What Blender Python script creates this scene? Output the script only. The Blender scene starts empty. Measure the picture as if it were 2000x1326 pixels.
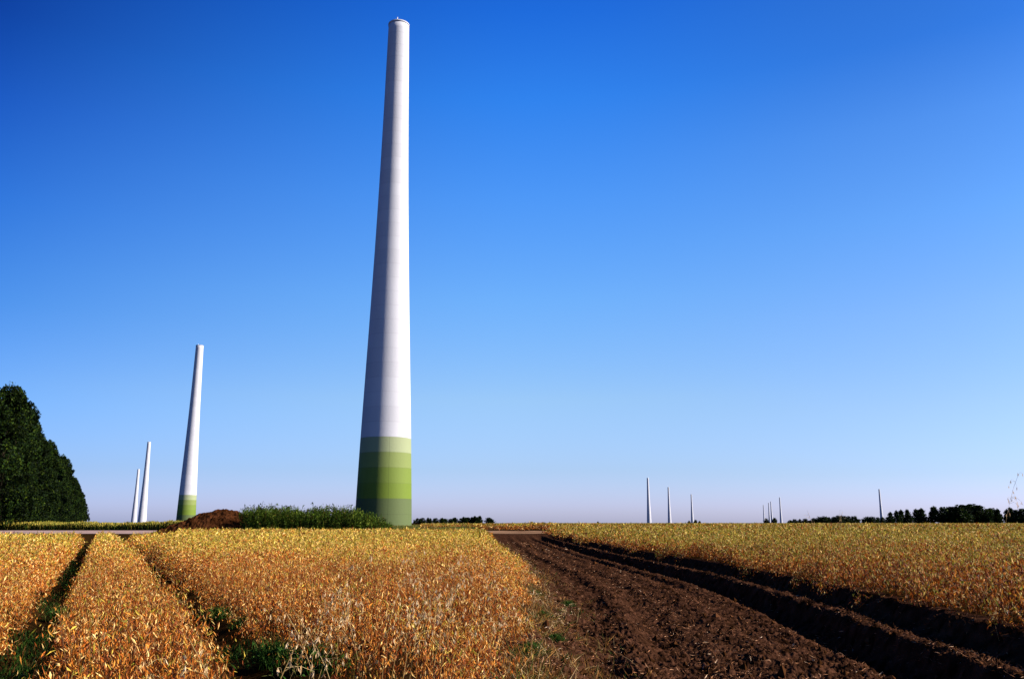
import bpy, math, random
import numpy as np
random.seed(7); rng = np.random.default_rng(7)
C = bpy.context.scene.collection
F = 1650.0; TH = math.atan(358/1650.0); CT, ST = math.cos(TH), math.sin(TH); EYE = 1.5
FZ = 0.3                                    # level of the fields above the stripped track

def ray(px, py):
    u = px-1000; v = 663-py
    return np.array([u, F*CT-v*ST, F*ST+v*CT])
def on_z(px, py, z):
    r = ray(px, py); t = (z-EYE)/r[2]; return r[0]*t, r[1]*t
def at_y(px, py, Y):
    r = ray(px, py); t = Y/r[1]; return r[0]*t, Y, EYE+r[2]*t

# ------------------------------------------------------------------ helpers
def tag(o, label, cat, group=None, kind=None):
    o['label'] = label; o['category'] = cat
    if group: o['group'] = group
    if kind: o['kind'] = kind
    return o
def empty(name, loc, rz=0.0):
    o = bpy.data.objects.new(name, None); C.objects.link(o)
    o.location = loc; o.rotation_euler = (0, 0, rz); o.empty_display_size = 0.2
    return o
def dup(root, loc, rz=0.0, sc=(1, 1, 1)):
    r = root.copy(); C.objects.link(r); r.location = loc; r.rotation_euler = (0, 0, rz); r.scale = sc
    for ch in list(root.children):
        c = ch.copy(); C.objects.link(c); c.parent = r
        for g in ch.children:
            d = g.copy(); C.objects.link(d); d.parent = c
    return r
def mesh_np(name, V, Fc, mat, parent=None, col=None, smooth=False):
    V = np.asarray(V, np.float32).reshape(-1, 3); Fc = np.asarray(Fc, np.int32); n = Fc.shape[1]
    me = bpy.data.meshes.new(name)
    me.vertices.add(len(V)); me.vertices.foreach_set('co', V.ravel())
    me.loops.add(Fc.size); me.loops.foreach_set('vertex_index', Fc.ravel())
    me.polygons.add(len(Fc)); me.polygons.foreach_set('loop_start', np.arange(0, Fc.size, n, dtype=np.int32))
    me.polygons.foreach_set('use_smooth', np.full(len(Fc), smooth))
    if col is not None:
        a = me.color_attributes.new('tint', 'FLOAT_COLOR', 'POINT')
        c4 = np.ones((len(V), 4), np.float32); c4[:, :3] = col; a.data.foreach_set('color', c4.ravel())
    me.update(calc_edges=True)
    if mat: me.materials.append(mat)
    o = bpy.data.objects.new(name, me); C.objects.link(o)
    if parent: o.parent = parent
    return o
def hsh(ix, iy, s):
    n = (ix.astype(np.int64)*374761393 + iy.astype(np.int64)*668265263 + s*974634777) & 0xffffffff
    n = ((n ^ (n >> 13))*1274126177) & 0xffffffff
    return ((n ^ (n >> 16)) & 0xffffff)/float(0xffffff)
def vn(x, y, s=0):
    ix = np.floor(x); iy = np.floor(y); fx = x-ix; fy = y-iy
    fx = fx*fx*(3-2*fx); fy = fy*fy*(3-2*fy)
    a = hsh(ix, iy, s); b = hsh(ix+1, iy, s); c = hsh(ix, iy+1, s); d = hsh(ix+1, iy+1, s)
    return (a*(1-fx)+b*fx)*(1-fy)+(c*(1-fx)+d*fx)*fy
def fbm(x, y, oct=4, s=0):
    t = 0; a = 0.5; n = 0
    for k in range(oct):
        t = t+a*vn(x*2**k+k*17.3, y*2**k-k*9.1, s+k); n += a; a *= 0.5
    return t/n
def sstep(a, b, x):
    t = np.clip((x-a)/(b-a), 0, 1); return t*t*(3-2*t)

ALB = 0.62                                   # dark, saturated film-like surfaces under a stronger exposure
class Soup:                                  # thousands of small folded blades in one mesh
    def __init__(s): s.V = []; s.F = []; s.C = []; s.n = 0
    def add(s, V, Fc, Cc):
        s.V.append(V); s.F.append(Fc+s.n); s.C.append(Cc); s.n += len(V)
    def pods(s, P, D, L, W, col, fold=0.35, simple=False, curve=0.25):
        n = len(P)
        if n == 0: return
        D = D/np.linalg.norm(D, axis=1, keepdims=True)
        R = rng.normal(size=(n, 3)); S = np.cross(D, R); S /= np.linalg.norm(S, axis=1, keepdims=True)+1e-9
        N = np.cross(S, D); L = L[:, None]; W = W[:, None]
        B = P; T = P+D*L+N*(L*curve*rng.normal(size=(n, 1)))
        M = P+D*L*0.5+N*W*fold
        A = P+D*L*0.5-S*W*0.5; E = P+D*L*0.5+S*W*0.5
        base = np.arange(n)[:, None]
        if simple:
            V = np.stack([B, A, T, E], 1).reshape(-1, 3)
            f = np.array([[0, 1, 2], [0, 2, 3]]); Fc = (base[:, :, None]*4+f[None]).reshape(-1, 3); k = 4
        else:
            V = np.stack([B, A, M, E, T], 1).reshape(-1, 3)
            f = np.array([[0, 1, 2], [0, 2, 3], [1, 4, 2], [2, 4, 3]]); Fc = (base[:, :, None]*5+f[None]).reshape(-1, 3); k = 5
        s.add(V, Fc, np.repeat(col, k, 0))
    def stalks(s, A, Bm, T, w0, w1, col):    # three-sided, bent once
        n = len(A); d = T-A; d /= np.linalg.norm(d, axis=1, keepdims=True)+1e-9
        R = rng.normal(size=(n, 3)); S = np.cross(d, R); S /= np.linalg.norm(S, axis=1, keepdims=True)+1e-9
        N = np.cross(S, d); pts = []
        for P, w in ((A, w0), (Bm, (w0+w1)/2), (T, w1)):
            w = np.broadcast_to(np.asarray(w, float).reshape(-1, 1), (n, 1))
            for a in (0, 2.094, 4.189): pts.append(P+(S*math.cos(a)+N*math.sin(a))*w)
        V = np.stack(pts, 1).reshape(-1, 3); f = []
        for r in (0, 3):
            for k in range(3):
                a, b = r+k, r+(k+1) % 3; f += [[a, b, b+3], [a, b+3, a+3]]
        f = np.array(f); Fc = (np.arange(n)[:, None, None]*9+f[None]).reshape(-1, 3)
        s.add(V, Fc, np.repeat(col, 9, 0))
    def build(s, name, mat, parent=None):
        return mesh_np(name, np.concatenate(s.V), np.concatenate(s.F), mat, parent, np.concatenate(s.C))
def pick(n, pal, w, jit=0.18):
    pal = np.array(pal); i = rng.choice(len(pal), n, p=np.array(w)/sum(w))
    c = ALB*pal[i]*(1+jit*rng.normal(size=(n, 1))); return np.clip(c, 0.003, 0.9)

# ------------------------------------------------------------------ materials
def new_mat(name):
    m = bpy.data.materials.new(name); m.use_nodes = True; nt = m.node_tree
    b = nt.nodes['Principled BSDF']; return m, nt, b
def tint_mat(name, rough=0.6, transl=0.25, spec=0.3):
    m, nt, b = new_mat(name); N = nt.nodes; Lk = nt.links
    a = N.new('ShaderNodeAttribute'); a.attribute_name = 'tint'
    Lk.new(a.outputs['Color'], b.inputs['Base Color']); b.inputs['Roughness'].default_value = rough
    b.inputs['Specular IOR Level'].default_value = spec
    if transl > 0:
        t = N.new('ShaderNodeBsdfTranslucent'); Lk.new(a.outputs['Color'], t.inputs['Color'])
        mx = N.new('ShaderNodeMixShader'); mx.inputs[0].default_value = transl
        Lk.new(b.outputs[0], mx.inputs[1]); Lk.new(t.outputs[0], mx.inputs[2])
        Lk.new(mx.outputs[0], N['Material Output'].inputs['Surface'])
    return m
def noisy_mat(name, c1, c2, scale=3.0, rough=0.85, bump=0.0, bscale=None, detail=8):
    m, nt, b = new_mat(name); N = nt.nodes; Lk = nt.links
    tc = N.new('ShaderNodeTexCoord'); nz = N.new('ShaderNodeTexNoise'); nz.inputs['Scale'].default_value = scale; nz.inputs['Detail'].default_value = detail
    Lk.new(tc.outputs['Object'], nz.inputs['Vector'])
    r = N.new('ShaderNodeValToRGB'); r.color_ramp.elements[0].position = 0.35; r.color_ramp.elements[1].position = 0.68
    r.color_ramp.elements[0].color = (*[v*ALB for v in c1], 1); r.color_ramp.elements[1].color = (*[v*ALB for v in c2], 1)
    Lk.new(nz.outputs['Fac'], r.inputs[0]); Lk.new(r.outputs[0], b.inputs['Base Color'])
    b.inputs['Roughness'].default_value = 1.0; b.inputs['Specular IOR Level'].default_value = 0.0
    if bump:
        n2 = N.new('ShaderNodeTexNoise'); n2.inputs['Scale'].default_value = bscale or scale*6; n2.inputs['Detail'].default_value = 6
        Lk.new(tc.outputs['Object'], n2.inputs['Vector']); bp = N.new('ShaderNodeBump'); bp.inputs['Strength'].default_value = 1.0; bp.inputs['Distance'].default_value = bump
        Lk.new(n2.outputs['Fac'], bp.inputs['Height']); Lk.new(bp.outputs[0], b.inputs['Normal'])
    return m
M_CROP = tint_mat('dry_crop', 0.55, 0.30, 0.15)
M_LEAF = tint_mat('green_leaf', 0.6, 0.22, 0.04)
M_BITS = tint_mat('straw_bits', 0.9, 0.0, 0.0)
M_SOIL = noisy_mat('tilled_soil', (0.016, 0.0066, 0.003), (0.090, 0.039, 0.022), 5.0, 0.9, 0.02, 45)
M_EARTH = noisy_mat('field_earth', (0.018, 0.009, 0.0025), (0.045, 0.022, 0.007), 6, 0.9, 0.02, 40)
M_ROAD = noisy_mat('pale_gravel', (0.30, 0.20, 0.18), (0.46, 0.33, 0.30), 0.4, 0.9, 0.01, 30)
M_HEAP = noisy_mat('heap_soil', (0.028, 0.010, 0.003), (0.080, 0.028, 0.011), 1.2, 0.9, 0.06, 6)
M_BARK = noisy_mat('bark', (0.02, 0.016, 0.01), (0.05, 0.04, 0.025), 3.0, 0.9, 0.02, 20)

def concrete(name, base, seam_z=3.8, vseam=False):
    m, nt, b = new_mat(name); N = nt.nodes; Lk = nt.links
    tc = N.new('ShaderNodeTexCoord'); sp = N.new('ShaderNodeSeparateXYZ'); Lk.new(tc.outputs['Object'], sp.inputs[0])
    def mth(op, a, b2=None, cl=False):
        n = N.new('ShaderNodeMath'); n.operation = op; n.use_clamp = cl
        for i, v in enumerate((a, b2)):
            if v is None: continue
            if isinstance(v, (int, float)): n.inputs[i].default_value = v
            else: Lk.new(v, n.inputs[i])
        return n.outputs[0]
    z = mth('DIVIDE', mth('SUBTRACT', sp.outputs['Z'], 22.2), seam_z)
    fr = mth('FRACT', z)
    line = mth('LESS_THAN', fr, 0.035)
    nz = N.new('ShaderNodeTexNoise'); nz.inputs['Scale'].default_value = 0.22; nz.inputs['Detail'].default_value = 5
    mp = N.new('ShaderNodeMapping'); mp.inputs['Scale'].default_value = (1, 1, 0.25); Lk.new(tc.outputs['Object'], mp.inputs['Vector']); Lk.new(mp.outputs[0], nz.inputs['Vector'])
    stain = mth('MULTIPLY', mth('SUBTRACT', nz.outputs['Fac'], 0.5), 0.25)
    fl = mth('FLOOR', z); wn = N.new('ShaderNodeTexWhiteNoise'); wn.noise_dimensions = '1D'; Lk.new(fl, wn.inputs['W'])
    ring = mth('MULTIPLY', mth('SUBTRACT', wn.outputs['Value'], 0.5), 0.07)
    k = mth('SUBTRACT', mth('ADD', mth('ADD', 1.0, stain), ring), mth('MULTIPLY', line, 0.16))
    if vseam:
        at = mth('ARCTAN2', sp.outputs['Y'], sp.outputs['X'])
        d = mth('ABSOLUTE', mth('SUBTRACT', at, -1.28)); vs = mth('LESS_THAN', d, 0.012); k = mth('SUBTRACT', k, mth('MULTIPLY', vs, 0.22))
    mx = N.new('ShaderNodeMix'); mx.data_type = 'RGBA'; mx.blend_type = 'MULTIPLY'; mx.inputs['Factor'].default_value = 1
    mx.inputs['A'].default_value = (*[v*ALB for v in base], 1); cmb = N.new('ShaderNodeCombineXYZ')
    for i in range(3): Lk.new(k, cmb.inputs[i])
    Lk.new(cmb.outputs[0], mx.inputs['B']); Lk.new(mx.outputs['Result'], b.inputs['Base Color'])
    b.inputs['Roughness'].default_value = 0.75; b.inputs['Specular IOR Level'].default_value = 0.2
    n2 = N.new('ShaderNodeTexNoise'); n2.inputs['Scale'].default_value = 2.0; Lk.new(tc.outputs['Object'], n2.inputs['Vector'])
    bp = N.new('ShaderNodeBump'); bp.inputs['Distance'].default_value = 0.02; Lk.new(n2.outputs['Fac'], bp.inputs['Height']); Lk.new(bp.outputs[0], b.inputs['Normal'])
    return m
M_WHITE = concrete('pale_concrete', (0.53, 0.535, 0.59))
GREENS = [(0.090, 0.125, 0.042), (0.135, 0.200, 0.018), (0.155, 0.220, 0.032), (0.20, 0.255, 0.072), (0.30, 0.345, 0.19)]
M_GREEN = [concrete('green_paint', g, vseam=True) for g in GREENS]
M_METAL, _, _b = new_mat('galvanised_metal'); _b.inputs['Base Color'].default_value = (0.6, 0.6, 0.6, 1); _b.inputs['Metallic'].default_value = 0.6; _b.inputs['Roughness'].default_value = 0.5

# ------------------------------------------------------------------ terrain
_cy = np.linspace(-30, 500, 5301)
_cc = np.interp(_cy, [-30, 0, 5, 8.5, 10.3, 13, 16, 20, 25, 30, 39, 60, 90, 140, 400, 500], [-1.5, -1.5, -1.2, -.82, -.62, -.4, -.2, -.05, -.08, -.35, -.88, -1.6, -2.4, -3.6, -10, -12])
_cc = np.convolve(np.pad(_cc, 20, mode='edge'), np.ones(41)/41, 'valid')
def cshift(y): return np.interp(y, _cy, _cc)
def edgeL(y): return np.interp(y, [4, 7, 10, 14, 23, 90], [1.35, 1.15, .95, .65, .25, .1])
def uof(x, y): return x-cshift(y)
def tram(x, y):                              # signed distance to each wheel track in the left crop
    return [(x-(o-0.477*y))*0.902 for o in TR]
_x1, _y1 = on_z(20, 1310, FZ+0.1); _x2, _y2 = on_z(500, 1290, FZ+0.1)
TR = [_x1+0.477*_y1, _x2+0.477*_y2]
ROADY = (96, 140)
def in_track(x, y):
    u = uof(x, y); return ((u > edgeL(y)-0.9) & (u < 6.75) & (y < 139)) | ((y > 93) & (y < 139) & (u > -3.5) & (u < 8))
def gz(x, y, fine=True):
    u = uof(x, y); r = np.hypot(x, y); m = (y < 141)
    w = 0.10*(fbm(y*0.25, x*0+3, 2, 5)-0.5)*2+0.30*(fbm(y*2.6+x*0.8, x*2.0, 3, 45)-0.5)*(y < 60)
    uu = u+w
    cut = sstep(-.1, 0.8, uu-edgeL(y))*(1-sstep(6.15, 6.5, uu))*(1-sstep(76, 92, y))
    z = FZ-cut*FZ
    rut = lambda c, hw: np.exp(-((uu-c)/hw)**4)
    f = cut
    z = z-f*0.30*rut(4.97, 0.40)+f*0.12*rut(5.58, 0.20)+f*0.02*rut(4.45, 0.2)
    fd = sstep(12, 30, y); z = z-f*fd*0.09*rut(3.95, 0.20)+f*0.03*rut(3.55, 0.18)-f*0.05*rut(2.6, 0.26)+f*0.03*rut(2.15, 0.15)-f*0.04*rut(1.7, 0.22)
    for t in tram(x, y): z = z-0.10*np.exp(-(t/0.2)**2)*(u < .3)*(y < 90)
    if fine:
        tr = sstep(-.4, 0.5, uu-edgeL(y))*(1-sstep(6.3, 6.7, uu))*(1-0.8*sstep(70, 92, y))
        n1 = fbm(x*3.2, y*1.6, 3, 11)-0.5
        n2 = fbm(x*17, y*13, 3, 21); n2 = np.abs(n2-0.5)*2
        n3 = fbm(x*30, y*30, 2, 31)-0.5
        lug = np.sin(y*14+6*vn(x*2, y*1.0, 3))*0.014*(rut(3.2, 0.3)+rut(2.1, 0.3))
        z = z+tr*(0.08*n1+0.052*(n2-0.2)*(1+0.6*vn(x*1.2, y*1.2, 8))+0.03*n3+lug)
        z = z+(1-tr)*0.04*(fbm(x*1.5, y*1.5, 3, 2)-0.5)*(r < 160)
    return z
def ground():
    rr = [1.2]
    while rr[-1] < 20000:
        r = rr[-1]; rr.append(r*(1.0045 if 3 < r < 40 else 1.007 if r <= 150 else 1.05))
    rr = np.array(rr)
    a = np.concatenate([np.linspace(-180, -40, 48)[:-1], np.linspace(-40, -4, 200)[:-1], np.linspace(-4, 42, 620)[:-1], np.linspace(42, 180, 48)])
    a = np.radians(a)
    Rg, Ag = np.meshgrid(rr, a, indexing='ij'); X = Rg*np.sin(Ag); Y = Rg*np.cos(Ag); Z = gz(X, Y)
    nr, na = X.shape; V = np.stack([X, Y, Z], -1).reshape(-1, 3)
    i = np.arange(nr-1)[:, None]*na+np.arange(na-1)[None]
    Q = np.stack([i, i+na, i+na+1, i+1], -1).reshape(-1, 4)[:, ::-1]
    cx = V[Q].mean(1); m = in_track(cx[:, 0], cx[:, 1]) & (cx[:, 1] > 1.0)
    cen = len(V); V2 = np.vstack([V, [[0, 0, float(gz(np.array([0.]), np.array([0.]))[0])]]])
    for name, mm, mat, lab, cat in (('ground', ~m, M_EARTH, 'brown and olive earth of the flat farmland under the crops, reaching the horizon', 'ground'),
                                    ('dirt_track', m, M_SOIL, 'dark brown rutted dirt track between the two crops, with deep wheel ruts', 'dirt track')):
        q = Q[mm]; us, inv = np.unique(q, return_inverse=True); vv = V[us]; q = inv.reshape(q.shape)
        o = mesh_np(name, vv, q, mat, smooth=True); tag(o, lab, cat, kind='structure')
ground()
# pale road across the far end of the left crop
def strip(name, pts, mat, z=FZ+0.03):
    me = bpy.data.meshes.new(name); me.from_pydata([(x, y, z) for x, y in pts], [], [tuple(range(len(pts)))]); me.materials.append(mat)
    o = bpy.data.objects.new(name, me); C.objects.link(o); return o
tag(strip('gravel_road', [(-400, 104), (-41, 97), (-46, 112), (-56, 140), (-400, 152)], M_ROAD), 'pale pinkish gravel road running across behind the left crop', 'road', kind='structure')
tag(strip('dirt_crossing', [(-5.2, 97), (-1, 95.5), (2.5, 96.5), (5.0, 99), (6.5, 118), (5.9, 131), (-3, 133), (-9.5, 131), (-8, 112)], noisy_mat('pale_dirt', (0.11, 0.055, 0.03), (0.38, 0.23, 0.14), 0.25, 0.9, 0.02, 12), FZ+0.04), 'lighter brown bare dirt crossing at the far end of the track', 'dirt road', kind='structure')

# ------------------------------------------------------------------ crops
ORANGE = [(0.46, 0.120, 0.012), (0.24, 0.050, 0.005), (0.70, 0.28, 0.04), (0.95, 0.62, 0.22), (0.10, 0.026, 0.004), (0.18, 0.14, 0.016)]
OW = [5, 4, 4.5, 2.8, 1.5, 0.3]
YEL = [(0.58, 0.42, 0.055), (0.40, 0.30, 0.028), (0.80, 0.56, 0.14), (0.20, 0.20, 0.018), (0.40, 0.20, 0.025)]
YW = [5, 4, 3, 3, 2]
def in_left(x, y):
    u = uof(x, y)
    edge = edgeL(y)-np.interp(y, [4, 12, 30], [.12, .12, 0])+0.5*(vn(y*0.9, y*0+1, 4)-0.5)+0.25*(vn(y*4.0, y*0+9, 41)-0.5)
    far = np.where(x/y < -0.385, 51+0.0*x, 83)+2*(vn(x*0.4, y*0, 6)-0.5)
    return (u < edge) & (y < far)
def in_right(x, y):
    u = uof(x, y); edge = 6.42+0.6*(vn(y*0.7, y*0+2, 14)-0.5)+0.7*(vn(y*2.2, y*0+2, 15)-0.5)
    return ((u > edge) & (y < 100)) | ((y >= 100) & (y < 139) & (x > 3.2+0.02*y+(vn(y*0.5, y*0, 3)-0.5))) | ((y >= 139) & ((x > -16) | (y > 260)))
def height(x, y, side):
    u = uof(x, y); h = 0.55+0.16*(vn(x*0.8, y*0.8, 51)-0.5)+0.26*(vn(x*3.1, y*3.1, 52)-0.5)
    if side == 'l':
        h = h*(0.42+0.58*sstep(0.05, -0.75, u-edgeL(y)+np.interp(y, [4, 12, 30], [.12, .12, 0])))
        for q, t in enumerate(tram(x, y)):
            h = h*(0.12+0.88*sstep(0.16, 0.52, np.abs(t)/(1+q*1.6*np.exp(-(np.maximum(y, 3.5)-3.5)/1.8))+0.16*(vn(x*2.5, y*2.5, 61)-0.5)))
    else:
        h = h*(0.60+0.40*sstep(6.3, 7.4, u))*(0.80+0.40*vn(x*2.0, y*2.0, 53))+0.25*(y > 139)+0.30*(y > 139)*(y < 175)*(x < 8)
    return h
def crop(side):
    s = Soup(); inside = in_left if side == 'l' else in_right
    lo, hi = (-44, 8) if side == 'l' else (-6, 44)
    def scatter(r0, r1, dens):               # dens = blades per square metre, constant
        n = int(dens*math.radians(hi-lo)*0.5*(r1*r1-r0*r0))
        r = np.sqrt(rng.uniform(r0*r0, r1*r1, n)); a = np.radians(rng.uniform(lo, hi, n))
        x = r*np.sin(a); y = r*np.cos(a); k = inside(x, y) & (y > 1.0); return x[k], y[k]
    def colour(n, rel, x, y):                # straw-yellow leaf tips above, rust-coloured pods and stalks below
        patch = vn(x*0.35, y*0.35, 71)
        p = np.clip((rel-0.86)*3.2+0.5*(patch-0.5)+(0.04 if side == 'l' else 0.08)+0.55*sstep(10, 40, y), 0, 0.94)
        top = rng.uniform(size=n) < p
        c = pick(n, ORANGE, OW if side == 'l' else [4, 5, 3, 1.2, 3, 1.2]); cy = pick(n, YEL, YW if side == 'l' else [4, 5, 2, 5, 2]); c[top] = cy[top]; return c*(((0.95 if side == 'l' else 0.72)+0.58*vn(x*1.1, y*1.1, 72))[:, None])  # right crop: shade of its side turned from the sun painted into darker colours
    # near plants: stems with pods hanging along them
    r1 = 17 if side == 'l' else 26
    x, y = scatter(2.9 if side == 'l' else 5, r1, 80 if side == 'l' else 34)
    h = height(x, y, side); k = (h > 0.12) & (vn(x*5.5, y*5.5, 88) > (0.30 if side == 'l' else 0.34)); x, y, h = x[k], y[k], h[k]; n = len(x)
    h = h*rng.uniform(0.75, 1.15, n); z0 = gz(x, y, False)
    lean = rng.normal(scale=0.16, size=(n, 2)); lean[:, 0] -= 0.06 if side == 'r' else 0
    A = np.stack([x, y, z0], 1); T = A+np.stack([lean[:, 0]*h, lean[:, 1]*h, h], 1)
    Bm = (A+T)/2+rng.normal(scale=0.02, size=(n, 3)); s.stalks(A, Bm, T, 0.0022, 0.0013, pick(n, ORANGE, [3, 4, 2, .6, 3, .5])*0.7)
    m = 27 if side == 'l' else 36
    t = rng.uniform(0.22 if side == 'l' else 0.06, 1.04, (n, m)); Pp = A[:, None]*(1-t[..., None])+T[:, None]*t[..., None]
    Pp = Pp+rng.normal(size=Pp.shape)*(np.array([0.05, 0.05, 0.02]) if side == 'l' else np.array([0.075, 0.075, 0.03])); Pp = Pp.reshape(-1, 3); N = len(Pp); rel = t.ravel()
    D = np.stack([rng.normal(scale=0.55, size=N), rng.normal(scale=0.55, size=N), rng.choice([-1, 1], N, p=[.7, .3])*rng.uniform(0.4, 1.2, N)], 1)
    L = rng.uniform(0.028, 0.072, N); W = L*rng.uniform(0.12, 0.24, N)
    L = L*(0.9 if side == 'l' else 1.55); W = W*(0.85 if side == 'l' else 1.55)
    wide = rng.uniform(size=N) < (0.08 if side == 'l' else 0.25); W[wide] *= 2.2; L[wide] *= 0.65
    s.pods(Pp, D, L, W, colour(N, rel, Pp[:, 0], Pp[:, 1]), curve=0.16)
    # middle and far: blades that grow with distance, mostly the visible top of the crop
    bands = []; r = r1; rmax = 100 if side == 'l' else 1500
    while r < rmax: bands.append((r, min(r*1.35, rmax))); r *= 1.35
    for ra, rb in bands:
        rm = (ra+rb)/2; sz = max(0.050, rm*0.0026); lai = (1.5 if side == 'l' else 1.2) if rm < 40 else 0.9 if rm < 100 else 0.5 if rm < 400 else .35
        x, y = scatter(ra, rb, lai/(sz*sz*0.26)); h = height(x, y, side); k = h > 0.1; x, y, h = x[k], y[k], h[k]; n = len(x)
        if rm > 60:                          # far plants only need their upper half
            t = rng.uniform(0.35, 1.0, n)
        else: t = rng.uniform(0.12 if side == 'l' else 0.02, 1.0, n)**0.8
        t = t*rng.uniform(0.85, 1.12, n); z0 = gz(x, y, False)
        Pp = np.stack([x, y, z0+h*t], 1)
        D = np.stack([rng.normal(scale=0.6, size=n), rng.normal(scale=0.6, size=n), rng.choice([-1, 1], n)*rng.uniform(0.3, 1.1, n)], 1)
        L = sz*rng.uniform(0.7, 1.5, n); W = L*rng.uniform(0.18, 0.38, n)
        if rm > 60: Pp[:, 2] = np.minimum(Pp[:, 2], z0+h*1.05); L = np.minimum(L, 0.5); D[:, 2] *= 0.5
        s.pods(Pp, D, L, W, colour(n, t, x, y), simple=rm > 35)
    return s.build('bean_crop', M_CROP)
tag(crop('l'), 'ripe dry orange and straw coloured bean crop left of the dirt track, split by two wheel tracks', 'crop', kind='stuff')
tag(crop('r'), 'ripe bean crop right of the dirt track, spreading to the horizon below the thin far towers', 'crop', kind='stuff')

# straw and stubble on the track
def litter():
    s = Soup(); n = 330000
    r = 4*np.exp(rng.uniform(0, math.log(70/4), n)); a = np.radians(rng.uniform(-3, 42, n)); x = r*np.sin(a); y = r*np.cos(a); u = uof(x, y)
    dens = 0.35+0.65*np.exp(-((u-5.58)/0.3)**2)+0.5*np.exp(-((u-2.9)/0.3)**2)+0.45*sstep(1.8, 0.7, u)
    k = (u > edgeL(y)-.5) & (u < 6.5) & (rng.uniform(size=n) < dens*0.8) & (vn(x*2.2, y*1.2, 91) > 0.32); x, y = x[k], y[k]; n = len(x); r = r[k]
    P = np.stack([x, y, gz(x, y)+0.006], 1)
    D = np.stack([rng.normal(size=n), rng.normal(size=n), rng.normal(scale=0.35, size=n)], 1)
    L = rng.uniform(0.015, 0.085, n)*np.maximum(1, r/20); W = L*rng.uniform(0.04, 0.14, n)
    s.pods(P, D, L, W, pick(n, [(0.36, 0.17, 0.085), (0.22, 0.095, 0.045), (0.58, 0.32, 0.18), (0.85, 0.62, 0.42), (0.03, 0.012, 0.004)], [4, 6, 1.8, 0.4, 5]))
    return s.build('straw_litter', M_BITS)
tag(litter(), 'small bits of straw and stubble scattered over the brown dirt track', 'straw', kind='stuff')
def clods():
    s = Soup(); n = 26000
    r = 5*np.exp(rng.uniform(0, math.log(60/5), n)); a = np.radians(rng.uniform(-2, 42, n)); x = r*np.sin(a); y = r*np.cos(a); u = uof(x, y)
    dens = 0.35+0.65*np.exp(-((u-5.58)/0.3)**2)+0.5*np.exp(-((u-4.4)/0.25)**2)
    k = (u > 1.0) & (u < 6.4) & (rng.uniform(size=n) < dens); x, y, r = x[k], y[k], r[k]; n = len(x)
    R = rng.gamma(1.2, 0.009, n)*np.maximum(1, r/20)+0.003
    dirs = np.array([[1, 0, 0], [-1, 0, 0], [0, 1, 0], [0, -1, 0], [0, 0, 1], [0, 0, -1], [.7, .7, .3], [-.7, .6, .4]], float)
    o6 = dirs[:6]; V = np.stack([x, y, gz(x, y)+R*0.3], 1)[:, None]+o6[None]*R[:, None, None]*rng.uniform(0.55, 1.3, (n, 6, 1))+rng.normal(size=(n, 6, 3))*R[:, None, None]*0.2
    f = np.array([[0, 2, 4], [2, 1, 4], [1, 3, 4], [3, 0, 4], [2, 0, 5], [1, 2, 5], [3, 1, 5], [0, 3, 5]])
    Fc = (np.arange(n)[:, None, None]*6+f[None]).reshape(-1, 3)
    s.add(V.reshape(-1, 3), Fc, np.repeat(pick(n, [(0.06, 0.024, 0.009), (0.10, 0.041, 0.018), (0.035, 0.014, 0.005)], [3, 3, 3]), 6, 0))
    return s.build('soil_clods', M_BITS)
tag(clods(), 'loose brown soil clods lying along the ruts of the dirt track', 'soil', kind='stuff')

# ------------------------------------------------------------------ towers
MAIN_Y = 217.0
prof_px = [(1029, 111), (1000, 109), (973, 107), (943, 105), (912, 102.5), (882, 100), (852, 97.5), (740, 89), (640, 80), (560, 71.5), (430, 61.5), (296, 53.5), (211, 48), (110, 43), (60, 40.5), (40, 39.5)]
def prof():
    out = []
    for py, w in prof_px:
        _, _, z = at_y(760, py, MAIN_Y-w*0.066); depth = MAIN_Y*CT+(z-EYE)*ST; out.append((z-FZ, w*depth/F/2))
    return out
PR = prof(); PZ = np.array([p[0] for p in PR]); PRR = np.array([p[1] for p in PR]); PZ[0] = -0.3
TOPZ = PZ[-1]; BANDZ = [float(at_y(760, py, MAIN_Y-6.7)[2])-FZ for py in (973, 943, 912, 882, 852)]
# smooth the measured profile
_c = np.polyfit(PZ, PRR, 4)
def rad(z): return np.polyval(_c, z)
def lathe(name, zr, mat, parent, seg=96, cap=False):
    a = np.linspace(0, 2*np.pi, seg, endpoint=False); V = []; Fc = []
    for z, r in zr: V.append(np.stack([r*np.cos(a), r*np.sin(a), np.full(seg, z)], 1))
    k = np.arange(seg); k2 = (k+1) % seg
    for i in range(len(zr)-1): Fc.append(np.stack([i*seg+k, i*seg+k2, (i+1)*seg+k2, (i+1)*seg+k], 1))
    return mesh_np(name, np.concatenate(V), np.concatenate(Fc), mat, parent, smooth=True)
def top_ring(parent):
    r = float(rad(TOPZ))
    lathe('top_flange', [(TOPZ-0.35, r+0.01), (TOPZ-0.35, r+0.12), (TOPZ+0.1, r+0.12), (TOPZ+0.1, r-0.5), (TOPZ-0.6, r-0.5)], M_WHITE, parent)
    lathe('lightning_rod', [(TOPZ, 0.14), (TOPZ+0.9, 0.14), (TOPZ+0.9, 0.01)], M_METAL, parent, 8).location = (-0.1, -r+0.3, 0)
def shaft(z0, parent, name='shaft'):
    zs = np.linspace(z0, TOPZ-0.1, 60); return lathe(name, [(z, float(rad(z))) for z in zs]+[(TOPZ-0.1, float(rad(TOPZ))-0.45), (TOPZ-6, float(rad(TOPZ))-0.45)], M_WHITE, parent)
def tower_at(bx, py_top=None, Y=None):
    if Y is None:
        r = ray(bx, py_top); Y = (TOPZ+FZ-EYE)/(r[2]/r[1])
    x = (bx-1000)/(F*CT+358*ST)*Y
    return (x, Y, FZ)
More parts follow.
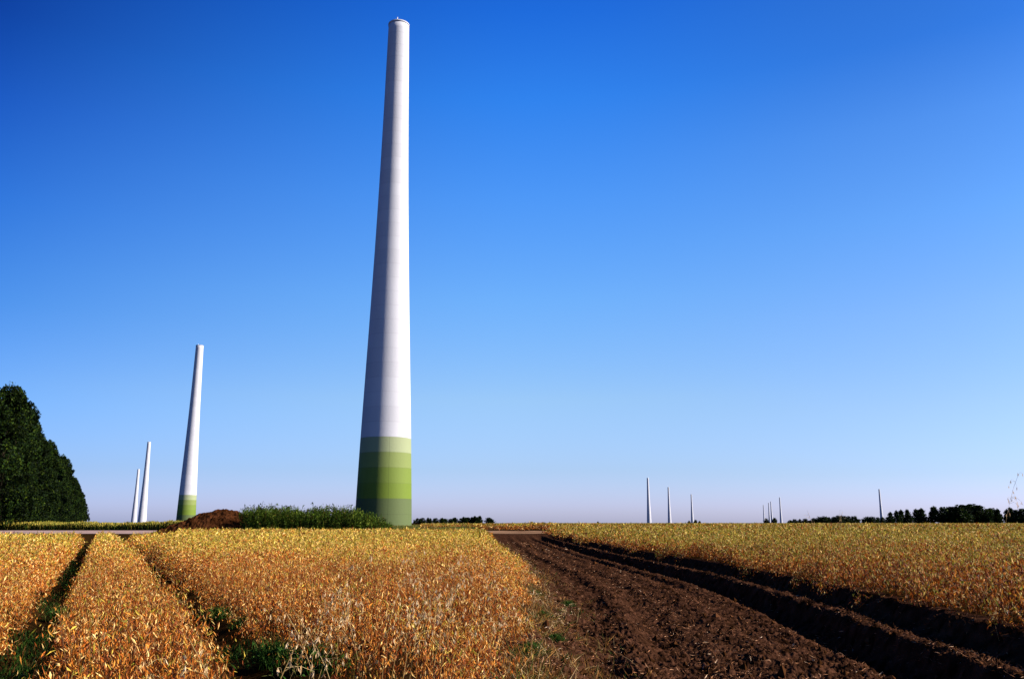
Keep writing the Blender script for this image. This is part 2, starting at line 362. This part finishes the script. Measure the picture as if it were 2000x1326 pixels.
tA = empty('turbine_tower', tower_at(748.5, Y=MAIN_Y))
bz = [-0.3]+BANDZ
for i in range(5):
    lathe('green_band', [(z, float(rad(z))+0.004) for z in np.linspace(bz[i], bz[i+1], 5)], M_GREEN[i], tA)['label'] = ['dark grey-green painted ring at the tower foot', 'saturated lime green painted ring', 'mid green painted ring', 'light olive green painted ring', 'palest green painted ring under the white shaft'][i]
shaft(BANDZ[-1], tA); top_ring(tA)
tag(tA, 'huge white concrete tower without rotor, green rings at its foot, nearest and tallest', 'tower', 'turbine towers without rotors')
tB = dup(tA, tower_at(362.5, 675)); tag(tB, 'white tower with green foot standing behind the brown soil heap', 'tower', 'turbine towers without rotors')
tP = empty('turbine_tower', tower_at(277, 863)); shaft(-0.3, tP); top_ring(tP)
tag(tP, 'plain white tower, right one of the slim pair between the tree row and soil heap', 'tower', 'turbine towers without rotors')
FAR = [(261, 916, 'plain white tower, shorter left one of the slim pair beside the tree row'),
       (1268, 933, 'tallest of three thin far towers standing right of the dirt track'),
       (1308, 951, 'middle one of three thin far towers standing right of the dirt track'),
       (1352.5, 965, 'shortest of three thin far towers standing right of the dirt track'),
       (1526, 971, 'rightmost and tallest of the four tiny towers clustered on the far horizon'),
       (1508, 979, 'third from the left of the four tiny towers clustered on the far horizon'),
       (1503.5, 981.5, 'second from the left of the four tiny towers clustered on the far horizon'),
       (1493, 986, 'leftmost and faintest of the four tiny towers clustered on the far horizon'),
       (1723, 955, 'lone thin far tower rising behind the dark tree line at right')]
for bx, ty, lab in FAR: tag(dup(tP, tower_at(bx, ty), rz=random.uniform(0, 6)), lab, 'tower', 'turbine towers without rotors')

# ------------------------------------------------------------------ trees
def leaf_cloud(s, centres, radii, per, size, pal, w):
    nC = len(centres); n = nC*per
    d = rng.normal(size=(n, 3)); d /= np.linalg.norm(d, axis=1, keepdims=True)
    rr = rng.uniform(0.35, 1.0, n)**0.6
    P = np.repeat(centres, per, 0)+d*rr[:, None]*np.repeat(radii, per)[:, None]*np.array([0.9, 0.9, 1.5])
    D = d*0.6+rng.normal(scale=0.7, size=(n, 3)); L = size*rng.uniform(0.6, 1.5, n); W = L*rng.uniform(0.45, 0.8, n)
    s.pods(P, D, L, W, pick(n, pal, w, 0.22)*np.repeat(rng.choice([.5, .85, 1.5], nC), per)[:, None], simple=True, curve=0.2)
TPAL = [(0.009, 0.021, 0.002), (0.018, 0.036, 0.003), (0.005, 0.011, 0.0015), (0.042, 0.065, 0.005)]
def tree_proto(H, R, nclump, per, size, shape, lab):
    root = empty('tree', (0, 0, 0)); s = Soup(); cs = []; rs = []
    while len(cs) < nclump:
        t = random.uniform(0.02, 1.0)
        env = {'wide': math.sin(math.pi*min(1, t*0.80+0.18))**0.6, 'tall': min(1, 0.78+t*1.4)*(1-t)**0.62*1.06, 'bush': math.sqrt(max(0, 1-t*t*0.9))}[shape]
        a = random.uniform(0, 6.283); lob = 1+0.22*math.sin(a*3+t*7+H)+0.16*math.sin(a*5-t*11)
        q = random.uniform(0.35, 1)**0.5*R*env*lob*random.uniform(0.6, 1.3)
        cs.append((q*math.cos(a), q*math.sin(a), 0.3+t*(H-0.8))); rs.append(R*random.choice([0.11, 0.15, 0.2, 0.28]))
    if H > 20:
        for k in range(170):                 # shoots that break the outline
            t = random.uniform(0.1, 1.0); a = random.uniform(0, 6.283); q = R*(min(1, 0.78+t*1.4)*(1-min(t, .98))**0.62*1.06*random.uniform(0.95, 1.42)+.06)
            cs.append((q*math.cos(a), q*math.sin(a), 0.3+t*(H-0.6)+random.uniform(0, 1))); rs.append(R*random.uniform(0.07, 0.13))
    leaf_cloud(s, np.array(cs), np.array(rs), per, size, TPAL, [4, 4, 3, 1.5])
    s.build('crown', M_LEAF, root)
    t = Soup(); k = 10; A = []; Bm = []; T = []
    A.append((0, 0, -0.2)); Bm.append((R*0.04, 0, H*0.4)); T.append((0, R*0.05, H*0.85)); w0 = [H*0.022]; w1 = [H*0.004]
    for i in range(k):
        z = H*random.uniform(0.15, 0.6); a = random.uniform(0, 6.28); q = R*random.uniform(0.3, 0.5)
        A.append((0, 0, z)); T.append((q*math.cos(a), q*math.sin(a), z+H*0.2)); Bm.append((q*.5*math.cos(a), q*.5*math.sin(a), z+H*.07)); w0.append(H*0.009); w1.append(H*0.002)
    t.stalks(np.array(A), np.array(Bm), np.array(T), np.array(w0), np.array(w1), np.tile([[0.06, 0.045, 0.03]], (k+1, 1)))
    t.build('trunk', M_BARK, root)
    return root
ORD = ['first', 'second', 'third', 'fourth', 'fifth', 'sixth', 'seventh', 'eighth', 'ninth', 'tenth', 'eleventh', 'twelfth', 'thirteenth', 'fourteenth', 'fifteenth', 'sixteenth', 'seventeenth', 'eighteenth', 'nineteenth', 'twentieth', 'twenty-first', 'twenty-second', 'twenty-third', 'twenty-fourth', 'twenty-fifth', 'twenty-sixth', 'twenty-seventh', 'twenty-eighth', 'twenty-ninth', 'thirtieth']
bigs = [tree_proto(24, 5.4, 150, 110, 0.36, 'tall', ''), tree_proto(24, 5.0, 150, 110, 0.36, 'tall', ''), tree_proto(24, 5.7, 150, 110, 0.36, 'tall', '')]
smalls = [tree_proto(12, 3.6, 110, 26, 0.75, 'wide', ''), tree_proto(12, 2.6, 90, 26, 0.7, 'tall', ''), tree_proto(8, 5.0, 100, 26, 0.75, 'bush', '')]
used = set()
def put(protos, i, loc, rz, sc):
    p = protos[i]
    if p.name not in used:
        used.add(p.name); p.location = loc; p.rotation_euler = (0, 0, rz); p.scale = sc; return p
    return dup(p, loc, rz, sc)
# tall row at the left, running away from the camera
Y = 140.0; i = 0; row = []
while Y < 900 and i < 30:
    x = -0.480*Y-16.8+random.uniform(-1.8, 1.8); hh = random.choice([1.0, 0.84, 0.98, 0.78, 1.0, 0.88]) if Y < 330 else random.uniform(1.0, 1.15)
    if i == 0: hh = 0.95
    row.append((x, Y, hh)); Y += (10.5 if Y < 230 else 15 if Y < 350 else 34 if Y < 600 else 60); i += 1
for i, (x, y, hh) in enumerate(row):
    o = put(bigs, i % 3, (x, y, FZ), random.uniform(0, 6.28), (hh, hh, hh))
    tag(o, f'dense dark green tree, {ORD[i]} from the near end of the tall row at left', 'tree', 'tall trees in the row at left')
def far_tree(kind, px, top, Y, wide=1.0):
    x, _, zt = at_y(px, top, Y); h = zt-FZ; base = [12, 12, 8][kind]
    k = h/base; return put(smalls, kind, (x, Y, FZ), random.uniform(0, 6.28), (k*wide, k*wide, k))
n = 0
for px in np.arange(1738, 2062, 12.5):
    top = np.interp(px, [1735, 1760, 1810, 1822, 1850, 1890, 1912, 1925, 2000, 2060], [1000, 995, 991, 990, 990, 986, 987, 993, 993, 991])+random.uniform(-1.5, 3.5)
    if 1811 < px < 1816: continue
    o = far_tree(random.choice([0, 1]), px+random.uniform(-4, 4), top, random.uniform(690, 760), random.uniform(1.3, 1.9))
    tag(o, f'dark tree, {ORD[n]} from the left of the taller wood on the right horizon', 'tree', 'trees of the taller wood at right'); n += 1
n = 0
for px in np.arange(1543, 1736, 9.5):
    top = np.interp(px, [1540, 1565, 1585, 1600, 1640, 1665, 1672, 1690, 1735], [1015, 1011, 1015, 1009, 1008, 1009, 1013, 1011, 1009])+random.uniform(-1, 2)
    o = far_tree(2 if random.random() < .6 else 0, px, top, random.uniform(880, 960), 1.3)
    tag(o, f'low dark tree, {ORD[n]} from the left of the low tree line on the right horizon', 'tree', 'low trees on the right horizon'); n += 1
n = 0
for px in np.arange(810, 966, 6.2):
    if 942 < px < 948 or 831 < px < 834: continue
    top = np.interp(px, [808, 830, 870, 900, 940, 965], [1014, 1011, 1013, 1011, 1007.5, 1014])+random.uniform(-1.5, 2)
    o = far_tree(1 if random.random() < .55 else 0, px+random.uniform(-3.5, 3.5), top, 1000+random.uniform(-20, 20), random.uniform(1.1, 2.2))
    tag(o, f'tiny dark tree, {ORD[n]} from the left of the distant row right of the great tower', 'tree', 'tiny trees in the distant row'); n += 1
for px, top, lab in ((1168, 1018.5, 'tiny dark bush alone on the horizon left of the three thin towers'), (1346, 1017, 'tiny bush just left of the shortest of three thin towers'),
                     (1358, 1015.5, 'small dark bush at the foot of the shortest of three thin towers'), (1366, 1017.5, 'tiny bush just right of the shortest of three thin towers'),
                     (1497, 1013, 'small dark bush below the four clustered tiny towers'), (1512, 1012, 'small dark bush just left of the rightmost tiny clustered tower')):
    tag(far_tree(2, px, top, 950, 0.8), lab, 'bush')

# ------------------------------------------------------------------ soil heap, tall weeds, verge, grass
def heap():
    nx, ny = 150, 90; X = np.linspace(-6.2, 6.2, nx); Yh = np.linspace(-4.5, 4.5, ny); Xg, Yg = np.meshgrid(X, Yh, indexing='ij')
    prof = np.interp(Xg, [-6, -4.6, -2.6, -0.6, 0.8, 2.6, 4.1, 5.2, 6], [0, .30, .62, .90, 1, .93, .72, .38, 0])
    prof = prof*np.clip(1-(np.abs(Yg)/4.3)**1.7, 0, 1)
    Z = prof*2.75+(0.7*(fbm(Xg*0.8, Yg*0.8, 3, 5)-.5)+0.55*np.abs(fbm(Xg*1.7, Yg*1.7, 3, 9)-.5)-.12+0.18*(fbm(Xg*6, Yg*6, 2, 19)-.5))*sstep(0, .2, prof)-0.25*(prof < 0.02)
    V = np.stack([Xg, Yg, Z], -1).reshape(-1, 3); i = np.arange(nx-1)[:, None]*ny+np.arange(ny-1)[None]
    Q = np.stack([i, i+ny, i+ny+1, i+1], -1).reshape(-1, 4)
    V[:, 0] *= 1.02
    return mesh_np('soil_heap', V, Q, M_HEAP, smooth=False)
h = heap(); hx = at_y(411, 1020, 104)[0]; h.location = (hx, 104, FZ)
tag(h, 'heap of dug brown soil in front of the second white tower', 'soil heap')
GPAL = [(0.045, 0.085, 0.007), (0.075, 0.125, 0.010), (0.025, 0.048, 0.006), (0.16, 0.20, 0.025), (0.16, 0.10, 0.02)]
def tall_weeds():
    s = Soup(); n = 1500; px = rng.uniform(472, 765, n); Y = rng.uniform(98, 108, n)
    x = (px-1000)/1688*Y
    top = np.interp(px, [470, 482, 500, 590, 640, 690, 700, 720, 745, 765], [1000, 993, 990, 991, 993, 995, 996, 1006, 1015, 1026])
    h = (1021-top)/1688*Y+EYE-FZ+rng.normal(scale=0.34, size=n)-0.30; h = np.maximum(h*(0.72+0.36*vn(x*0.9, Y*0.5, 3)), 0.3)
    A = np.stack([x, Y, np.full(n, FZ)], 1); lean = rng.normal(scale=0.09, size=(n, 2))
    T = A+np.stack([lean[:, 0]*h, lean[:, 1]*h, h], 1); s.stalks(A, (A+T)/2, T, 0.015, 0.006, pick(n, GPAL, [1, 2, 1, 2, 1]))
    m = 42; t = rng.uniform(0.08, 1.02, (n, m)); P = A[:, None]*(1-t[..., None])+T[:, None]*t[..., None]+rng.normal(size=(n, m, 3))*np.array([.13, .13, .03])*(1.15-t[..., None])
    P = P.reshape(-1, 3); N = len(P); D = np.stack([rng.normal(size=N)*.6, rng.normal(size=N)*.6, rng.uniform(-0.2, 1.3, N)], 1)
    L = rng.uniform(0.12, 0.34, N); cc = pick(N, GPAL, [4, 4, 3, 1.2, .35])*np.repeat(rng.choice([.55, .9, 1.35], n), m)[:, None]; s.pods(P, D, L, L*rng.uniform(.2, .4, N), cc, simple=True)
    return s.build('tall_weeds', M_LEAF)
tag(tall_weeds(), 'thick tall green weeds between the soil heap and the great tower', 'weeds', kind='stuff')
def blades(name, x, y, z, hgt, wid, pal, w, lean=0.3, mat=None, parent=None, top_pal=None):
    s = Soup(); n = len(x); P = np.stack([x, y, z], 1)
    D = np.stack([rng.normal(scale=lean, size=n), rng.normal(scale=lean, size=n), np.ones(n)], 1)
    s.pods(P, D, hgt, wid, pick(n, pal, w), curve=0.25)
    if top_pal:
        Dn = D/np.linalg.norm(D, axis=1, keepdims=True); s.pods(P+Dn*hgt[:, None]*.72, D, hgt*.34, wid*1.5, pick(n, top_pal[0], top_pal[1]))
    return s.build(name, mat or M_LEAF, parent)
n = 16000; px = rng.uniform(-60, 420, n); Y = rng.uniform(141, 150, n)+0; x = (px-1000)/1688*Y
hh = (0.75+0.55*vn(x*0.18, Y*0.1, 4)+0.45*vn(x*0.9, Y*0.3, 5))*np.where(px > 330, 1.05, 1)*rng.uniform(.7, 1.1, n)
v = blades('verge_grass', x, Y, np.full(n, FZ-.02), hh, np.full(n, 0.10), [(0.02, 0.04, 0.006), (0.05, 0.085, 0.010), (0.16, 0.14, 0.02), (0.26, 0.2, 0.03)], [3, 2, 2, 1], 0.16, M_LEAF, None, ([(0.50, 0.38, 0.07), (0.34, 0.30, 0.05), (0.20, 0.22, 0.03)], [3, 3, 2]))
tag(v, 'strip of tall grass, green below with yellow tops, behind the pale gravel road', 'grass', kind='stuff')
n = 26000; Y = rng.uniform(84, 150, n); px = rng.uniform(560, 972, n); x = (px-1000)/1688*Y
k = (uof(x, Y) < -0.4-(Y > 93)*1.6) & ~((Y > 96) & (Y < 131) & (px > 915)); x, Y = x[k], Y[k]; n = len(x)
g = blades('grass', x, Y, np.full(n, FZ-.02), rng.uniform(.25, .7, n)*(0.6+0.9*vn(x*.3, Y*.2, 8)), np.full(n, .07), [(0.05, 0.11, 0.018), (0.09, 0.14, 0.03), (0.22, 0.20, 0.05), (0.28, 0.2, 0.06)], [4, 3, 2, 1.5], .3)
tag(g, 'low green and straw coloured grass in front of the great tower foot', 'grass', kind='stuff')
n = 30000; Y = rng.uniform(150, 330, n); px = rng.uniform(420, 985, n); x = (px-1000)/1688*Y
g = blades('rough_grass', x, Y, np.full(n, FZ-.02), rng.uniform(.4, .9, n), np.full(n, .16), [(0.16, 0.16, 0.03), (0.28, 0.22, 0.05), (0.08, 0.12, 0.02)], [3, 3, 2], .4)
tag(g, 'rough yellow green grass on the flat land around the foot of the great tower', 'grass', kind='stuff')

def low_weeds():
    s = Soup(); n = 26000; y = 3.5*np.exp(rng.uniform(0, math.log(50/3.5), n)); w = rng.choice(2, n)
    x = np.where(w == 0, TR[0], TR[1])-0.477*y+rng.normal(scale=.13, size=n); k = vn(x*1.3, y*1.3, 77)+np.where(w == 0, -.05, -.12) > .50; x, y = x[k], y[k]; n = len(x)
    P = np.stack([x, y, gz(x, y)-.01], 1); f = np.maximum(1, y/14)
    D = np.stack([rng.normal(scale=.6, size=n), rng.normal(scale=.6, size=n), np.ones(n)], 1)
    s.pods(P, D, rng.uniform(.03, .13, n), rng.uniform(.008, .022, n)*f, pick(n, [(.02, .055, .006), (.04, .08, .010), (.012, .025, .004), (.12, .055, .012)], [3, 2, 4, 3]))
    n = 21000; y = 4.5*np.exp(rng.uniform(0, math.log(60/4.5), n)); u = edgeL(y)+np.abs(rng.normal(scale=.55, size=n))-.25; x = u+cshift(y)
    k = (vn(x*2.3, y*1.8, 78) > .46) & (u < edgeL(y)+1.3); x, y = x[k], y[k]; n = len(x); P = np.stack([x, y, gz(x, y)-.01], 1); f = np.maximum(1, y/14)
    D = np.stack([rng.normal(scale=.7, size=n), rng.normal(scale=.7, size=n), rng.uniform(.1, 1, n)], 1)
    s.pods(P, D, rng.uniform(.03, .13, n)*(1+1.3*(vn(x*3, y*3, 79) > .6)), rng.uniform(.004, .010, n)*f, pick(n, [(.40, .20, .05), (.22, .09, .02), (.55, .38, .18), (.05, .09, .015), (.16, .13, .03)], [4, 4, 2, 2.2, 2]))
    return s.build('low_weeds', M_LEAF)
tag(low_weeds(), 'low weeds and dead stems in the wheel tracks and along the left margin of the dirt track', 'weeds', kind='stuff')
# ------------------------------------------------------------------ green tufts
def tuft_proto():
    n = 420; r = np.minimum(np.abs(rng.normal(scale=0.12, size=n)), .26); a = rng.uniform(0, 6.283, n); x = r*np.cos(a); y = r*np.sin(a)
    s = Soup(); D = np.stack([x*2.5+rng.normal(scale=.35, size=n), y*2.5+rng.normal(scale=.35, size=n), np.ones(n)], 1)
    P = np.stack([x, y, np.full(n, -.02)], 1); L = rng.uniform(.06, .24, n)*(1.1-1.2*np.minimum(r, .5))
    s.pods(P, D, L, rng.uniform(.006, .014, n), pick(n, [(0.03, 0.085, 0.010), (0.05, 0.11, 0.015), (0.02, 0.05, 0.008), (0.13, 0.13, 0.03)], [4, 3, 3, 1]), curve=.25)
    m = 160; r = np.minimum(np.abs(rng.normal(scale=0.11, size=m)), .2); a = rng.uniform(0, 6.283, m); P = np.stack([r*np.cos(a), r*np.sin(a), rng.uniform(.02, .14, m)], 1)
    s.pods(P, rng.normal(size=(m, 3))*np.array([1, 1, .5]), rng.uniform(.03, .06, m), rng.uniform(.02, .035, m), pick(m, [(0.03, 0.08, 0.010), (0.05, 0.11, 0.015)], [1, 1]))
    return s.build('green_tuft', M_LEAF)
tf = tuft_proto(); first = True
TUF = [(118, 1200, .85, 'largest green weed tuft in the left wheel track, about halfway along it'), (150, 1150, .8, 'green weed tuft in the left wheel track, just beyond the largest one'),
       (85, 1240, .5, 'green weed tuft in the left wheel track, just before the largest one'), (45, 1300, .6, 'dark green tuft at the very bottom of the left wheel track'),
       (142, 1110, .5, 'small green tuft far up the left wheel track'), (425, 1205, .9, 'dark green tuft in the right wheel track where it widens'),
       (480, 1225, .7, 'green tuft in the right wheel track, just before the dark one'), (530, 1290, 1.15, 'broad green tuft at the bottom end of the right wheel track'),
       (610, 1312, 1.3, 'green tuft in the crop edge right of the wheel track end'), (1045, 1185, 0.6, 'pale green tuft against the left crop edge, farthest along the dirt track margin'),
       (1108, 1176, 0.6, 'small bright green tuft alone out on the bare dirt track'), (1060, 1225, 0.55, 'green tuft below the farthest one on the left margin of the dirt track'),
       (1085, 1270, 0.5, 'green tuft low on the left margin of the dirt track'), (1040, 1318, 0.6, 'green tuft at the bottom edge of the dirt track margin'),
       (1350, 1308, 0.3, 'tiny green sprout on the bare dirt in the lower middle of the track')]
for i, (px, py, sc, lab) in enumerate(TUF):
    zz = 0.1 if px > 1000 else FZ; x, y = on_z(px, py, zz); z = float(gz(np.array([x]), np.array([y]))[0])
    if i == 0: tf.location = (x, y, z); tf.scale = (sc,)*3; o = tf
    else:
        o = tf.copy(); C.objects.link(o); o.location = (x, y, z); o.scale = (sc,)*3; o.rotation_euler = (0, 0, random.uniform(0, 6))
    tag(o, lab, 'weed', 'green tufts in the crop and on the track')

# ------------------------------------------------------------------ wild oats
OAT = [(0.75, 0.50, 0.25), (0.95, 0.70, 0.40), (0.48, 0.28, 0.10)]
def oat_proto(H, bend, nsp, seed):
    rs = np.random.default_rng(seed); root = empty('wild_oat', (0, 0, 0)); st = Soup(); k = 9
    t = np.linspace(0, 1, k+1); P = np.stack([bend*H*t**2.4, 0.05*H*t**2, H*(t-0.22*abs(bend)*t**3)], 1)
    st.stalks(P[:-1], (P[:-1]+P[1:])/2, P[1:], 0.0016, 0.0012, np.tile([[0.26, 0.17, 0.06]], (k, 1)))
    # branches carrying drooping spikelets on the top third
    tt = rs.uniform(0.66, 1.0, nsp); B = np.stack([np.interp(tt, t, P[:, c]) for c in range(3)], 1)
    E = B+np.stack([rs.normal(scale=.045, size=nsp)+.02*np.sign(bend), rs.normal(scale=.045, size=nsp), rs.uniform(-.03, .03, nsp)], 1)
    st.stalks(B, (B+E)/2+[0, 0, .012], E, 0.0007, 0.0005, np.tile([[0.40, 0.30, 0.14]], (nsp, 1)))
    st.build('stem', M_CROP, root)
    s = Soup()
    for q in range(3):
        D = np.stack([rs.normal(scale=.35, size=nsp), rs.normal(scale=.35, size=nsp), -np.ones(nsp)], 1)
        s.pods(E, D, np.full(nsp, .026)*rs.uniform(.8, 1.3, nsp), np.full(nsp, .0060), pick(nsp, OAT, [3, 3, 1]))
    s.build('panicle', M_CROP, root)
    return root
oats = [oat_proto(1.0, .34, 18, 1), oat_proto(1.0, -.24, 14, 2), oat_proto(1.0, .14, 20, 3)]
first = {}
def put_oat(i, x, y, h, rz, lab, tilt=0):
    z = float(gz(np.array([x]), np.array([y]))[0])-0.02
    if i not in first: first[i] = 1; o = oats[i]; o.location = (x, y, z); o.rotation_euler = (0, tilt, rz); o.scale = (1, 1, h)
    else: o = dup(oats[i], (x, y, z), rz, (1, 1, h)); o.rotation_euler = (0, tilt, rz)
    tag(o, lab, 'wild oat', 'wild oats standing in the left crop' if uof(x, y) < 3 else 'wild oats on the right'); return o
def oat_px(i, px, py, Y, rz, lab, tilt=0):   # place so its top reaches about that height
    x, _, z = at_y(px, py, Y); put_oat(i, x, Y, (z-FZ)/0.90, rz, lab, tilt)
oat_px(0, 535, 1075, 4.2, 0.2, 'tall pale wild oat leaning right, beside the right wheel track', 0.12)
oat_px(2, 470, 1245, 3.1, 0.3, 'short pale wild oat with blurred cream head by the wheel track end', 0.1)
oat_px(1, 500, 1262, 2.9, 0, 'cream wild oat head low in the middle of the green patch at the bottom')
oat_px(0, 455, 1290, 2.8, 2.5, 'pale wild oat at the bottom edge, left of the green tuft', 0.1)
for j, (px, py, Y) in enumerate([(755, 1085, 5.5), (835, 1075, 7.5), (880, 1090, 6.2), (790, 1120, 5.0), (720, 1150, 4.6), (860, 1130, 5.6), (905, 1105, 7), (930, 1085, 8.5), (800, 1165, 4.2), (690, 1130, 5.4), (650, 1165, 4.4), (845, 1170, 4.6), (770, 1145, 4.8), (960, 1090, 9), (610, 1120, 5.4), (880, 1160, 4.6), (700, 1190, 4), (590, 1180, 4.1), (915, 1150, 5.2)]):
    oat_px(j % 3, px, py, Y, random.uniform(-.8, .8), 'pale wild oat standing among many others in the middle of the left crop', random.uniform(-.15, .15))
for j, (px, py) in enumerate([(992, 1085), (1010, 1075), (1003, 1100), (1018, 1112), (1025, 1130), (1040, 1190), (1060, 1230), (1075, 1205), (1030, 1160), (1050, 1270), (1080, 1290)]):
    x, y = on_z(px, py+28, FZ); put_oat(j % 3, x, y, random.uniform(.4, .62), random.uniform(-1, 1), 'short pale wild oat on the left margin of the dirt track', random.uniform(-.2, .3))
oat_px(0, 1925, 925, 11.0, 0.1, 'lone tall grass stalk rising against the sky at the far right', 0.08)
oat_px(1, 1595, 1000, 23, 0.1, 'thin stalk above the right crop, left one of two before the low tree line')
oat_px(2, 1636, 1002, 23, 0.4, 'thin stalk above the right crop, right one of two before the low tree line')

# ------------------------------------------------------------------ camera, light, sky
cam = bpy.data.cameras.new('camera'); co = bpy.data.objects.new('camera', cam); C.objects.link(co)
co.location = (0, 0, EYE); co.rotation_euler = (math.radians(90)+TH, 0, 0)
cam.sensor_width = 36; cam.lens = 36*F/2000; cam.clip_end = 40000; cam.clip_start = 0.05
bpy.context.scene.camera = co
EXPO = 1.5
SUN_AZ, SUN_EL = math.radians(97), math.radians(27)     # clockwise from +Y (the view direction)
sl = bpy.data.lights.new('sun', 'SUN'); sl.energy = 5.0; sl.angle = math.radians(0.5); sl.color = (1.0, 0.90, 0.77)
so = bpy.data.objects.new('sun', sl); C.objects.link(so)
from mathutils import Vector
d = Vector((math.sin(SUN_AZ)*math.cos(SUN_EL), math.cos(SUN_AZ)*math.cos(SUN_EL), math.sin(SUN_EL)))
so.rotation_euler = d.to_track_quat('Z', 'Y').to_euler()
w = bpy.data.worlds.new('World'); bpy.context.scene.world = w; w.use_nodes = True; nt = w.node_tree; N = nt.nodes; Lk = nt.links
bg = N['Background']; sk = N.new('ShaderNodeTexSky'); sk.sky_type = 'NISHITA'; sk.sun_disc = False
sk.sun_elevation = SUN_EL; sk.sun_rotation = SUN_AZ; sk.air_density = 1.0; sk.dust_density = 0.6; sk.ozone_density = 1.5
RC = [(0.02, (0.3099, 0.3434, 0.666)), (0.06, (0.2754, 0.3331, 0.5431)), (0.142, (0.325, 0.4018, 0.5249)), (0.257, (0.2468, 0.4339, 0.6418)), (0.369, (0.1605, 0.4077, 0.7423)), (0.471, (0.0771, 0.3521, 0.7858)), (0.552, (0.0389, 0.2591, 0.7293)), (0.72, (0.015, 0.12, 0.40)), (1.0, (0.01, 0.06, 0.22))]
RL = [(0.018, (0.1807, 0.2252, 0.5021)), (0.052, (0.1357, 0.1953, 0.4037)), (0.122, (0.1022, 0.2029, 0.4104)), (0.221, (0.0404, 0.1635, 0.3888)), (0.318, (0.0134, 0.1285, 0.3996)), (0.409, (0.0035, 0.0764, 0.3448)), (0.483, (0.0014, 0.0351, 0.2369)), (0.7, (0.001, 0.02, 0.15))]
RR = [(0.018, (0.3314, 0.367, 0.7108)), (0.052, (0.279, 0.3367, 0.5595)), (0.122, (0.2937, 0.3517, 0.497)), (0.221, (0.2675, 0.3699, 0.5465)), (0.318, (0.201, 0.3696, 0.5934)), (0.409, (0.1452, 0.3242, 0.5946)), (0.483, (0.0686, 0.2439, 0.5621)), (0.75, (0.02, 0.15, 0.45)), (1.0, (0.01, 0.06, 0.22))]
tc = N.new('ShaderNodeTexCoord'); sp = N.new('ShaderNodeSeparateXYZ'); Lk.new(tc.outputs['Generated'], sp.inputs[0])
def film_ramp(pts):                          # polarised, deeply saturated blue: tint of the sky by elevation
    r = N.new('ShaderNodeValToRGB'); e = r.color_ramp.elements
    r.color_ramp.interpolation = 'LINEAR'
    while len(e) < len(pts): e.new(0.5)
    for i, (p, c) in enumerate(pts): e[i].position = p; e[i].color = (*c, 1)
    Lk.new(sp.outputs['Z'], r.inputs[0]); return r.outputs[0]
flat = N.new('ShaderNodeVectorMath'); flat.operation = 'MULTIPLY'; flat.inputs[1].default_value = (1, 1, 0); Lk.new(tc.outputs['Generated'], flat.inputs[0])
nrm = N.new('ShaderNodeVectorMath'); nrm.operation = 'NORMALIZE'; Lk.new(flat.outputs[0], nrm.inputs[0])
dt = N.new('ShaderNodeVectorMath'); dt.operation = 'DOT_PRODUCT'; dt.inputs[1].default_value = (math.sin(SUN_AZ), math.cos(SUN_AZ), 0); Lk.new(nrm.outputs[0], dt.inputs[0])
mr = N.new('ShaderNodeMapRange'); mr.inputs['From Min'].default_value = -0.72; mr.inputs['From Max'].default_value = math.cos(SUN_AZ)
mr.inputs['To Min'].default_value = 0; mr.inputs['To Max'].default_value = 1.0; mr.interpolation_type = 'LINEAR'; Lk.new(dt.outputs['Value'], mr.inputs['Value'])
q1 = N.new('ShaderNodeMath'); q1.operation = 'SUBTRACT'; q1.inputs[0].default_value = 1.0; Lk.new(mr.outputs[0], q1.inputs[1])
q2 = N.new('ShaderNodeMath'); q2.operation = 'POWER'; q2.inputs[1].default_value = 1.6; Lk.new(q1.outputs[0], q2.inputs[0])
pw = N.new('ShaderNodeMath'); pw.operation = 'SUBTRACT'; pw.inputs[0].default_value = 1.0; Lk.new(q2.outputs[0], pw.inputs[1])
mx = N.new('ShaderNodeMix'); mx.data_type = 'RGBA'; Lk.new(pw.outputs[0], mx.inputs['Factor']); Lk.new(film_ramp(RL), mx.inputs['A']); Lk.new(film_ramp(RC), mx.inputs['B'])
m2 = N.new('ShaderNodeMapRange'); m2.interpolation_type = 'SMOOTHSTEP'; m2.inputs['From Min'].default_value = math.cos(SUN_AZ); m2.inputs['From Max'].default_value = math.cos(SUN_AZ-math.radians(32)); Lk.new(dt.outputs['Value'], m2.inputs['Value'])
mx2 = N.new('ShaderNodeMix'); mx2.data_type = 'RGBA'; Lk.new(m2.outputs[0], mx2.inputs['Factor']); Lk.new(mx.outputs['Result'], mx2.inputs['A']); Lk.new(film_ramp(RR), mx2.inputs['B'])
mu = N.new('ShaderNodeMix'); mu.data_type = 'RGBA'; mu.blend_type = 'MULTIPLY'; mu.inputs['Factor'].default_value = 1
Lk.new(sk.outputs[0], mu.inputs['A']); Lk.new(mx2.outputs['Result'], mu.inputs['B'])
scl = N.new('ShaderNodeVectorMath'); scl.operation = 'SCALE'; scl.inputs['Scale'].default_value = 3.5*0.07/0.07*2**(0.6-EXPO); Lk.new(mu.outputs['Result'], scl.inputs[0])
Lk.new(scl.outputs[0], bg.inputs['Color']); bg.inputs['Strength'].default_value = 0.07
sc = bpy.context.scene; sc.view_settings.view_transform = 'Standard'; sc.view_settings.look = 'None'
sc.view_settings.exposure = EXPO; sc.view_settings.gamma = 1.0
sc.cycles.max_bounces = 6; sc.cycles.diffuse_bounces = 3; sc.cycles.transmission_bounces = 4
